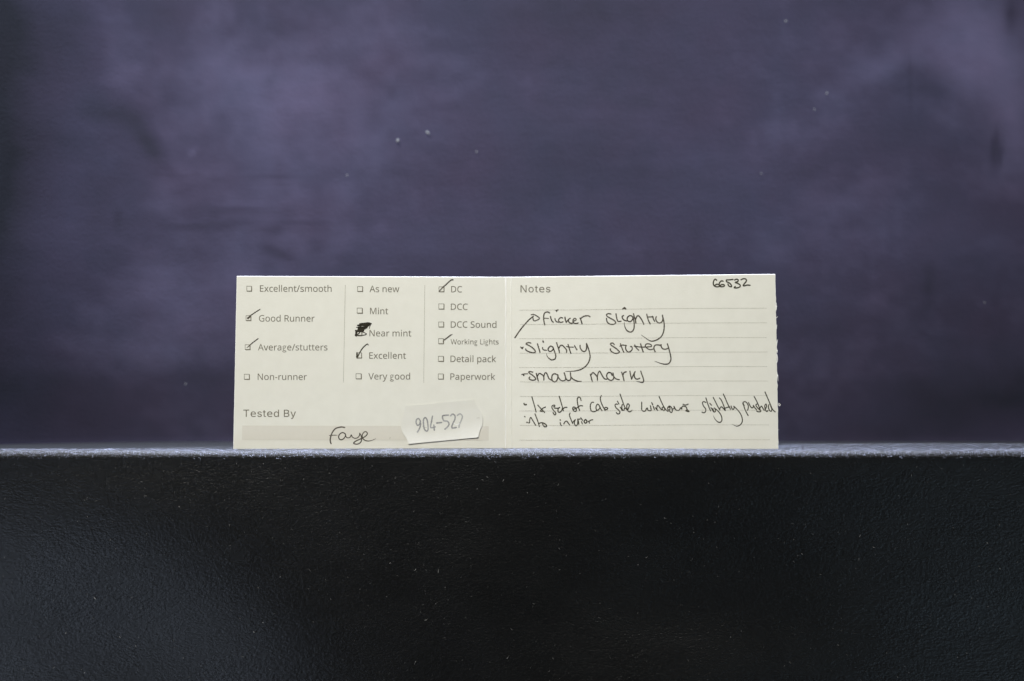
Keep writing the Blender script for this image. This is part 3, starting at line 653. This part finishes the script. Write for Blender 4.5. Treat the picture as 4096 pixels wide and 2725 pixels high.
m.build("pen_scribble", M_SCRIB, LP, "dense black scribble over the Near mint box")

# name on the entry bar
Y_ = zoom(1240, 1560, 6.03)
m = Marks('L')
m.stroke(Y_((838, 908), (760, 895), (680, 910), (615, 935), (552, 1005), (512, 1090), (490, 1180), (492, 1250), (510, 1298)), 5.4)
m.stroke(Y_((458, 1102), (560, 1094), (672, 1095)), 3.4, (.4, .3))
m.stroke(Y_((850, 1062), (790, 1030), (722, 1062), (690, 1130), (712, 1188), (760, 1203), (818, 1170), (858, 1105), (850, 1062)), 4.4)
m.stroke(Y_((852, 1070), (870, 1130), (910, 1158), (970, 1140), (995, 1085), (1020, 1135), (1080, 1168), (1145, 1155), (1190, 1105), (1198, 1045)), 3.9)
m.stroke(Y_((1198, 1045), (1232, 1105), (1246, 1180), (1230, 1250), (1180, 1296), (1110, 1308), (1052, 1288), (1090, 1245), (1170, 1205), (1260, 1165)), 4.4)
m.stroke(Y_((1260, 1168), (1350, 1108), (1384, 1050), (1348, 1008), (1300, 1025), (1262, 1085), (1268, 1155), (1315, 1210), (1395, 1234), (1485, 1220), (1582, 1178)), 4.3, (1, .35))
m.build("handwriting", M_PEN, LP, "name written in brown black pen on the entry bar")
Marks('L').stroke(Y_((1936, 1145), (1920, 1190)), 1.6).build("pen_mark", M_RULE, LP)

# notes: first three lines in one hand
N1, N2, N3, N4 = zoom(2000, 1080, 5.6), zoom(2380, 1200, 5.6), zoom(2040, 1340, 6.547), zoom(2360, 1340, 6.547)
def write(z, strokes, w, mat, label, side='R'):
    m = Marks(side)
    for s in strokes:
        k = 1.0; tp = (1, 1)
        if isinstance(s[-1], float): k = s[-1]; s = s[:-1]
        if k < 0: k = -k; tp = (1, .3)
        m.stroke(z(*s), w * k, tp)
    return m.build("handwriting", mat, RP, label)

write(N1, [((335, 1518), (450, 1350), (560, 1215), (650, 1118), (748, 1038)),
           ((700, 1005), (760, 1000), (840, 1042), (885, 1082), (850, 1115), (775, 1143), (742, 1110), (738, 1040), .85)], 5.0, M_PEN, "long arrow mark before the first note")
write(N1, [((1110, 965), (1070, 943), (1012, 955), (985, 1000), (977, 1080), (986, 1160), (1000, 1228)), ((978, 1082), (1085, 1086), .75),
           ((1130, 1045), (1148, 1110), (1168, 1150), (1195, 1172)), ((1230, 1090), (1245, 1135), (1270, 1162), (1312, 1170), .9), ((1248, 908), (1300, 896), .8), ((1262, 912), (1270, 925), 1.1),
           ((1405, 1080), (1368, 1068), (1330, 1090), (1312, 1130), (1332, 1165), (1370, 1175), (1410, 1163), .9),
           ((1456, 1060), (1462, 1110), (1484, 1178)), ((1572, 1084), (1535, 1110), (1486, 1172), .85), ((1540, 1110), (1532, 1140), (1556, 1182), (1600, 1195), (1642, 1184)),
           ((1638, 1150), (1690, 1130), (1706, 1102), (1680, 1084), (1645, 1105), (1632, 1148), (1652, 1186), (1700, 1200), (1752, 1188), .85),
           ((1795, 1080), (1815, 1130), (1838, 1208)), ((1802, 1100), (1850, 1055), (1920, 1030), (1980, 1030), (2014, 1050))], 5.0, M_PEN, "pen word Flicker")
write(N2, [((355, 318), (300, 308), (258, 330), (275, 370), (340, 410), (420, 455), (462, 500), (445, 535), (380, 550), (310, 530), (268, 480), (258, 415)),
           ((470, 310), (480, 380), (495, 440), (520, 482), (582, 478)), ((636, 350), (608, 375), (620, 420), (655, 455), (712, 472)), ((622, 206), (660, 174), (690, 205), 1.1), ((650, 192), (680, 192), 1.2),
           ((850, 400), (820, 360), (770, 355), (730, 390), (720, 440), (750, 482), (800, 482), (840, 440), (852, 380)),
           ((850, 380), (872, 480), (878, 580), (865, 660), (830, 708), (780, 720), (720, 690), (680, 630), (658, 550), (660, 505), -1.0),
           ((862, 310), (880, 380), (905, 450), (915, 518)), ((905, 440), (940, 368), (980, 360), (1030, 420), (1070, 490), (1090, 545)),
           ((1158, 320), (1175, 390), (1200, 470), (1235, 535)), ((1180, 385), (1300, 380), .9), ((1290, 370), (1310, 430), (1335, 480)),
           ((1375, 375), (1360, 420), (1380, 480), (1440, 520), (1500, 490), (1520, 420), (1510, 345)),
           ((1510, 345), (1535, 450), (1550, 560), (1540, 690), (1500, 800), (1430, 870), (1350, 910), (1270, 925), (1200, 900), (1120, 845), (1035, 785), -1.0)], 4.9, M_PEN, "pen word slightly on the first line")
write(N3, [((275, 315), (312, 335), (352, 320), .7), ((305, 345), (322, 352), 1.3),
           ((545, 215), (490, 200), (430, 220), (430, 245), (500, 280), (580, 330), (640, 390), (665, 440), (640, 465), (560, 462), (470, 430), (420, 395), (410, 368)),
           ((720, 235), (745, 320), (770, 400), (785, 460)), ((855, 330), (855, 365), (890, 395), (952, 405), .9), ((862, 160), (874, 190), 1.1),
           ((1130, 330), (1090, 298), (1050, 300), (1005, 350), (1000, 400), (1040, 432), (1090, 420), (1130, 370), (1132, 330)),
           ((1130, 330), (1160, 420), (1190, 500), (1200, 570), (1180, 625), (1130, 652), (1070, 648), (1010, 605), (970, 550), (955, 485), -1.0),
           ((1220, 205), (1250, 300), (1280, 390), (1297, 468)), ((1282, 340), (1320, 282), (1370, 275), (1430, 330), (1480, 400), (1480, 460)),
           ((1520, 250), (1550, 350), (1592, 485)), ((1480, 305), (1570, 320), (1660, 322), .8), ((1690, 285), (1752, 392)),
           ((1835, 275), (1840, 340), (1890, 415), (1950, 435), (1995, 390), (2005, 310), (2005, 225)),
           ((2005, 225), (2050, 350), (2085, 470), (2095, 580), (2070, 690), (2000, 800), (1900, 880), (1780, 930), (1640, 950), (1500, 955), (1450, 955), -1.0)], 4.9, M_PEN, "pen word slightly on the second line")
write(N2, [((430, 1000), (400, 970), (360, 970), (350, 1000), (400, 1040), (480, 1095), (545, 1160), (530, 1185), (460, 1198), (390, 1170), (345, 1130), (345, 1098)),
           ((570, 980), (590, 1040), (620, 1120), (645, 1170)), ((560, 1037), (600, 1012), (702, 1020), .9), ((700, 1020), (685, 1070), (700, 1130), (745, 1168), (800, 1150), (835, 1100), (825, 1052), (800, 1045)),
           ((890, 1010), (920, 1070), (980, 1128), .9), ((880, 1035), (1000, 1055), (1150, 1055), (1265, 1045), .9), ((1020, 985), (1040, 1050), (1060, 1110), (1080, 1168)),
           ((1265, 1045), (1260, 1010), (1210, 985), (1150, 990), (1125, 1030), (1150, 1070), (1200, 1105), (1250, 1115), (1300, 1100), .9),
           ((1345, 1160), (1325, 1110), (1320, 1060), (1350, 1015), (1410, 1008), (1470, 1020)), ((1480, 1000), (1485, 1050), (1520, 1095), (1580, 1105), (1640, 1080)),
           ((1620, 985), (1645, 1060), (1670, 1150), (1690, 1240), (1700, 1330), (1675, 1400), (1630, 1435), (1560, 1440), (1480, 1425), (1410, 1400), (1340, 1375), -1.0)], 4.9, M_PEN, "pen word stuttery")
write(N3, [((310, 1035), (370, 1022), (462, 1020), .8), ((350, 1048), (360, 1060), 1.2),
           ((590, 975), (530, 960), (490, 975), (520, 1010), (600, 1065), (665, 1130), (670, 1165), (610, 1187), (540, 1175), (500, 1140), (515, 1103)),
           ((690, 1010), (705, 1080), (725, 1150), (740, 1205)), ((720, 1080), (750, 1022), (790, 1012), (850, 1050), (885, 1100), (887, 1185)), ((886, 1080), (910, 1010), (945, 990), (980, 1050), (1020, 1140), (1085, 1185)),
           ((1250, 1050), (1200, 1025), (1150, 1020), (1105, 1060), (1095, 1130), (1112, 1200), (1170, 1230), (1220, 1200), (1250, 1130), (1255, 1045)),
           ((1250, 1060), (1275, 1120), (1320, 1180), (1380, 1203), (1440, 1188), (1458, 1130), .9), ((1420, 995), (1440, 1060), (1460, 1130), (1500, 1185), (1555, 1192), (1590, 1150), (1592, 1080)),
           ((1580, 990), (1595, 1090), (1640, 1150), (1720, 1195), (1800, 1215), (1882, 1212), -1.0)], 4.9, M_PEN, "pen word small")
write(N4, [((10, 1030), (30, 1110), (60, 1213)), ((25, 1050), (70, 990), (110, 1010), (160, 1060), (190, 1110), (195, 1188)), ((190, 1095), (215, 1000), (255, 950), (290, 1010), (340, 1100), (390, 1155), (442, 1160)),
           ((580, 1060), (550, 1000), (490, 985), (450, 1020), (435, 1070), (460, 1140), (520, 1185), (570, 1190), (615, 1150), (622, 1090)), ((600, 1000), (615, 1070), (650, 1125), (700, 1160), (766, 1172)),
           ((830, 980), (860, 1070), (890, 1200)), ((862, 1060), (890, 990), (945, 968)), ((1045, 950), (1060, 1040), (1090, 1162)), ((1180, 965), (1130, 1060), (1092, 1150)),
           ((1160, 1010), (1160, 1090), (1190, 1140), (1240, 1160), (1302, 1135)), ((1330, 950), (1355, 1030), (1385, 1110), (1405, 1190), (1390, 1235), (1350, 1245), (1280, 1230), (1215, 1215), -1.0)], 4.9, M_PEN, "pen word marks")

# notes: last two lines in a second, blacker hand
N6, N7, N8 = zoom(2040, 1560, 5.8925), zoom(2420, 1560, 6.03), zoom(2760, 1540, 5.6)
write(N6, [((330, 320), (345, 348), (385, 342), 1.2), ((350, 355), (385, 350), 1.1), ((515, 160), (555, 300), (590, 420), (615, 520)), ((655, 360), (720, 430), (815, 530)), ((836, 405), (780, 430), (735, 475), (712, 500), (762, 512)),
           ((1030, 400), (1058, 385), (1050, 360), (1010, 365), (985, 400), (1010, 460), (1060, 520), (1080, 560), (1060, 590), (1030, 565), (1015, 530)),
           ((1048, 428), (1120, 432), (1178, 412), (1140, 440), (1130, 500), (1160, 530), (1210, 500), (1235, 440)), ((1160, 150), (1190, 250), (1225, 370), (1257, 490)), ((1255, 445), (1290, 415), (1342, 412)),
           ((1530, 410), (1490, 405), (1478, 450), (1510, 500), (1558, 500), (1562, 450), (1530, 410)), ((1676, 250), (1655, 185), (1615, 170), (1585, 215), (1590, 300), (1610, 400), (1642, 488)), ((1500, 455), (1560, 435), (1610, 400), (1660, 372), (1712, 378)),
           ((1970, 292), (1930, 295), (1895, 350), (1895, 430), (1920, 495), (1980, 515), (2040, 490)), ((2120, 410), (2090, 350), (2060, 338), (2030, 390), (2030, 450), (2060, 480), (2110, 440), (2118, 395), (2140, 450), (2172, 490)),
           ((2155, 135), (2130, 180), (2140, 270), (2190, 390), (2247, 490)), ((2215, 440), (2260, 412), (2302, 430), (2285, 462), (2240, 462))], 4.3, M_PEN2, "black pen words 1x set of cab")
write(N7, [((300, 350), (270, 340), (242, 370), (265, 430), (320, 480), (360, 530), (345, 570), (305, 580), (272, 545)), ((300, 272), (335, 340)), ((368, 420), (395, 460), (412, 500)),
           ((420, 350), (405, 400), (415, 470), (455, 490), (472, 440)), ((362, 100), (415, 250), (470, 400), (530, 480), (590, 530), (652, 492)), ((548, 492), (575, 420), (588, 370), (550, 335), (524, 390), (536, 470)),
           ((885, 295), (885, 400), (890, 488), (960, 515), (1015, 435), (1040, 490), (1110, 495), (1095, 385)), ((1125, 305), (1152, 362)), ((1165, 400), (1192, 475)),
           ((1215, 430), (1245, 465), (1272, 495)), ((1245, 470), (1265, 375), (1300, 400), (1362, 480)), ((1400, 420), (1378, 432), (1390, 480), (1425, 498), (1442, 455), (1405, 412)), ((1305, 160), (1360, 290), (1420, 410), (1480, 490), (1522, 520)),
           ((1550, 390), (1512, 430), (1525, 490), (1562, 480), (1562, 420), (1530, 420)), ((1550, 388), (1600, 420), (1622, 500), (1605, 545), (1572, 530), (1545, 480)),
           ((1615, 460), (1670, 450), (1662, 395), (1690, 450), (1720, 488), (1790, 490), (1822, 430), (1852, 465), (1850, 425), (1882, 390)),
           ((1882, 390), (1930, 400), (1960, 420), (1985, 480), (2030, 525), (1950, 505), (1985, 478)), ((1880, 345), (1940, 366), (2005, 345))], 4.3, M_PEN2, "black pen words side windows")
write(N8, [((355, 395), (310, 375), (280, 400), (300, 470), (350, 540), (345, 600), (310, 625), (270, 610)), ((355, 290), (390, 400), (425, 500), (460, 580)), ((445, 415), (482, 455)), ((470, 510), (500, 555), (530, 605)),
           ((512, 530), (535, 605), (568, 590), (560, 530)), ((545, 518), (630, 590), (690, 670), (715, 760), (700, 820), (655, 840), (600, 810), (550, 750), (525, 690), -1.0),
           ((520, 280), (570, 380), (620, 480), (670, 565)), ((668, 530), (700, 490), (740, 520), (788, 575)), ((660, 295), (700, 340), (740, 430), (790, 565)), ((745, 205), (790, 300), (840, 420), (907, 545)), ((795, 518), (850, 500), (890, 495)),
           ((920, 475), (940, 530), (970, 550), (990, 510), (980, 480)), ((980, 478), (1050, 545), (1120, 630), (1165, 730), (1170, 820), (1130, 890), (1060, 925), (1000, 910), (950, 880), -1.0),
           ((1215, 465), (1190, 440), (1187, 400), (1222, 375), (1270, 400), (1305, 470), (1300, 540), (1285, 570)), ((1195, 420), (1220, 520), (1260, 610), (1302, 688)), ((1312, 395), (1340, 460), (1385, 515), (1422, 490), (1415, 455), (1450, 510), (1492, 558)),
           ((1502, 428), (1475, 450), (1500, 500), (1560, 560), (1585, 590), (1540, 605), (1495, 588)), ((1435, 260), (1480, 340), (1530, 450), (1582, 590)), ((1568, 520), (1600, 475), (1630, 520), (1662, 570)),
           ((1688, 540), (1715, 480), (1702, 430), (1675, 470), (1685, 550), (1715, 595), (1742, 580)), ((1770, 440), (1755, 490), (1780, 570), (1820, 590), (1832, 540), (1805, 470)), ((1680, 160), (1740, 300), (1800, 440), (1850, 550), (1907, 605))], 4.3, M_PEN2, "black pen words slightly pushed")
write(N6, [((346, 628), (354, 634), 1.2), ((396, 764), (404, 768), 1.4), ((440, 775), (460, 772), (465, 700), (490, 650), (530, 710), (607, 835)), ((588, 565), (630, 670), (670, 780), (692, 865)), ((680, 798), (720, 775), (772, 775)),
           ((772, 775), (772, 812), (810, 865), (858, 865), (857, 830), (820, 798), (772, 775), 1.1), ((1182, 706), (1188, 714), 1.3), ((1185, 770), (1190, 810), (1217, 842)), ((1270, 802), (1290, 760), (1330, 735), (1365, 770), (1402, 825)),
           ((1418, 545), (1400, 590), (1430, 680), (1477, 792)), ((1475, 770), (1520, 720), (1542, 702), (1518, 750), (1520, 800), (1555, 848), (1592, 800), (1597, 700)), ((1592, 690), (1612, 740), (1622, 812)), ((1600, 705), (1625, 688), (1650, 690)), ((1668, 660), (1712, 720)), ((1685, 750), (1706, 802)),
           ((1770, 703), (1748, 750), (1780, 785), (1815, 752), (1792, 705), (1770, 703), 1.2), ((1850, 740), (1876, 785)), ((1860, 747), (1900, 715), (1948, 703))], 4.2, M_PEN2, "black pen words into interior")
N9 = zoom(2780, 1080, 6.03)
write(N9, [((520, 250), (490, 225), (460, 250), (440, 320), (460, 380), (520, 408), (580, 400), (585, 362), (530, 345), (480, 372)), ((680, 275), (640, 265), (600, 300), (582, 350), (600, 395), (650, 408), (705, 390), (700, 360), (650, 355), (610, 377)),
           ((915, 230), (830, 240), (762, 245), (762, 285), (820, 310), (870, 360), (882, 402), (850, 405), (810, 380), (795, 340)), ((955, 245), (1000, 225), (1040, 242), (1030, 280), (970, 305), (1040, 330), (1090, 370), (1080, 410), (1010, 435), (945, 430), (972, 402)),
           ((1110, 240), (1160, 215), (1220, 220), (1240, 260), (1210, 310), (1162, 372), (1190, 385), (1260, 365), (1325, 372))], 5.2, M_PEN2, "number 66532 in the top corner")

# ---------------------------------------------------------------- sticker
T = zoom(1560, 1560, 4.714)
OUT = T((288, 305), (600, 275), (950, 242), (1300, 208), (1592, 180), (1604, 240), (1640, 310), (1700, 390), (1738, 460), (1748, 530), (1746, 610), (1735, 670), (1700, 750), (1676, 830),
        (1662, 895), (1480, 912), (1280, 928), (1100, 945), (900, 965), (700, 985), (520, 1002), (350, 1020), (332, 960), (300, 900), (250, 830), (215, 740), (203, 640), (215, 560), (250, 480), (272, 390))
def lift_at(x, y):
    """how far the peeling sticker stands off the card, in metres"""
    ax, ay = x - 1621.1, y - 1624.7
    v = (ay + 0.085 * ax) / 152.0                 # 0 at its top edge, 1 at its bottom edge
    u = ax / 275.0
    low = max(0.0, v - 0.45) / 0.55
    side = max(0.0, abs(u - 0.5) * 2 - 0.72) / 0.28
    return 0.00009 + 0.00030 * low ** 2.0 * (1.0 - 0.25 * math.sin(u * 3.1)) + 0.00004 * side ** 2 + 0.0001 * max(0, .2 - v)
def build_sticker():
    # rows across the label from its top edge to its bottom edge
    def resample(P, k):
        L = [0]
        for a, b in zip(P, P[1:]): L.append(L[-1] + math.hypot(b[0] - a[0], b[1] - a[1]))
        out = []
        for q in range(k):
            s = L[-1] * q / (k - 1); i = max(j for j in range(len(L)) if L[j] <= s + 1e-9); i = min(i, len(P) - 2)
            t = (s - L[i]) / (L[i + 1] - L[i]); out.append((P[i][0] + (P[i + 1][0] - P[i][0]) * t, P[i][1] + (P[i + 1][1] - P[i][1]) * t))
        return out
    lft = resample(smooth_path([OUT[0]] + OUT[:21:-1] + [OUT[21]]), 29)
    rgt = resample(smooth_path(OUT[4:15]), 29)
    nr, nc = 29, 40
    V, Fc, mi = [], [], []
    for back in (0, 1):
        for (xa, ya), (xb, yb) in zip(lft, rgt):
            for k in range(nc):
                q = k / (nc - 1); x, y = xa + (xb - xa) * q, ya + (yb - ya) * q
                V.append(on('L', x, y, lift_at(x, y) - back * 0.00004))
    for r in range(nr - 1):
        for k in range(nc - 1):
            a = r * nc + k
            Fc.append((a, a + nc, a + nc + 1, a + 1)); mi.append(0)
            b = a + nr * nc
            Fc.append((b, b + 1, b + nc + 1, b + nc)); mi.append(0)
    rim = [k for k in range(nc)] + [r * nc + nc - 1 for r in range(1, nr)] + [(nr - 1) * nc + k for k in range(nc - 2, -1, -1)] + [r * nc for r in range(nr - 2, 0, -1)]
    for a, b in zip(rim, rim[1:] + rim[:1]):
        Fc.append((a, b, b + nr * nc, a + nr * nc)); mi.append(1)
    o = mesh_obj("sticker", V, Fc, [M_STICK, M_SCORE2], root, smooth=False, mat_index=mi)
    return tag(o, "small white notched label stuck at a tilt, its lower edge peeling")
sticker = build_sticker()
def on_sticker(x, y, up): return on('L', x, y, lift_at(x, y) + up)
def number(strokes, w, mat, label):
    m = Marks('L', on_sticker)
    for s in strokes: m.stroke(T(*s), w, jitter=.12)
    return m.build("marker_number", mat, sticker, label)
number([((572, 590), (540, 542), (502, 560), (492, 620), (522, 670), (560, 640), (572, 585)), ((570, 580), (575, 660), (550, 740), (517, 793)), ((660, 522), (632, 560), (632, 650), (650, 740), (690, 778), (718, 740), (710, 620), (690, 545), (660, 522)),
        ((800, 497), (782, 600), (766, 708), (852, 698)), ((826, 662), (835, 758)), ((882, 625), (970, 614)), ((1103, 476), (992, 491), (1012, 578), (1080, 590), (1112, 640), (1090, 690), (1036, 740)),
        ((1142, 490), (1180, 457), (1225, 490), (1220, 560), (1182, 640), (1167, 715), (1252, 708))], 5.6, M_GREY, "grey marker digits 904-52")
number([((1270, 480), (1320, 452), (1362, 492), (1350, 560), (1312, 640), (1300, 705))], 5.4, M_GREY2, "last digit, fading out")
m = Marks('L', on_sticker); m.stroke(T((1190, 600), (1220, 640), (1262, 652), (1312, 640)), 1.7); m.build("cut_slit", M_CORE, sticker)
m = Marks('L', on_sticker); m.stroke(T((615, 692), (650, 706), (690, 708)), 1.5); m.stroke(T((1630, 530), (1690, 527)), 1.2); m.build("cut_slit", M_RULE, sticker)

# torn paper fibres on the right-hand cut edge and along the top
m = Marks('R')
for s in [((3104, 1222), (3107, 1226), (3104, 1232)), ((3105, 1212), (3106, 1240)), ((3107, 1300), (3106, 1316)), ((3108, 1418), (3110, 1440), (3107, 1452)), ((3113, 1616), (3117, 1624), (3121, 1619), (3114, 1612)),
          ((3105, 1272), (3111, 1267)), ((3110, 1360), (3109, 1372)), ((3114, 1720), (3116, 1719)), ((3111, 1500), (3112, 1525)), ((3109, 1400), (3110, 1412))]:
    m.stroke(s, 2.2, (1, .5))
m.build("torn_fibre", M_CORE, right_panel)
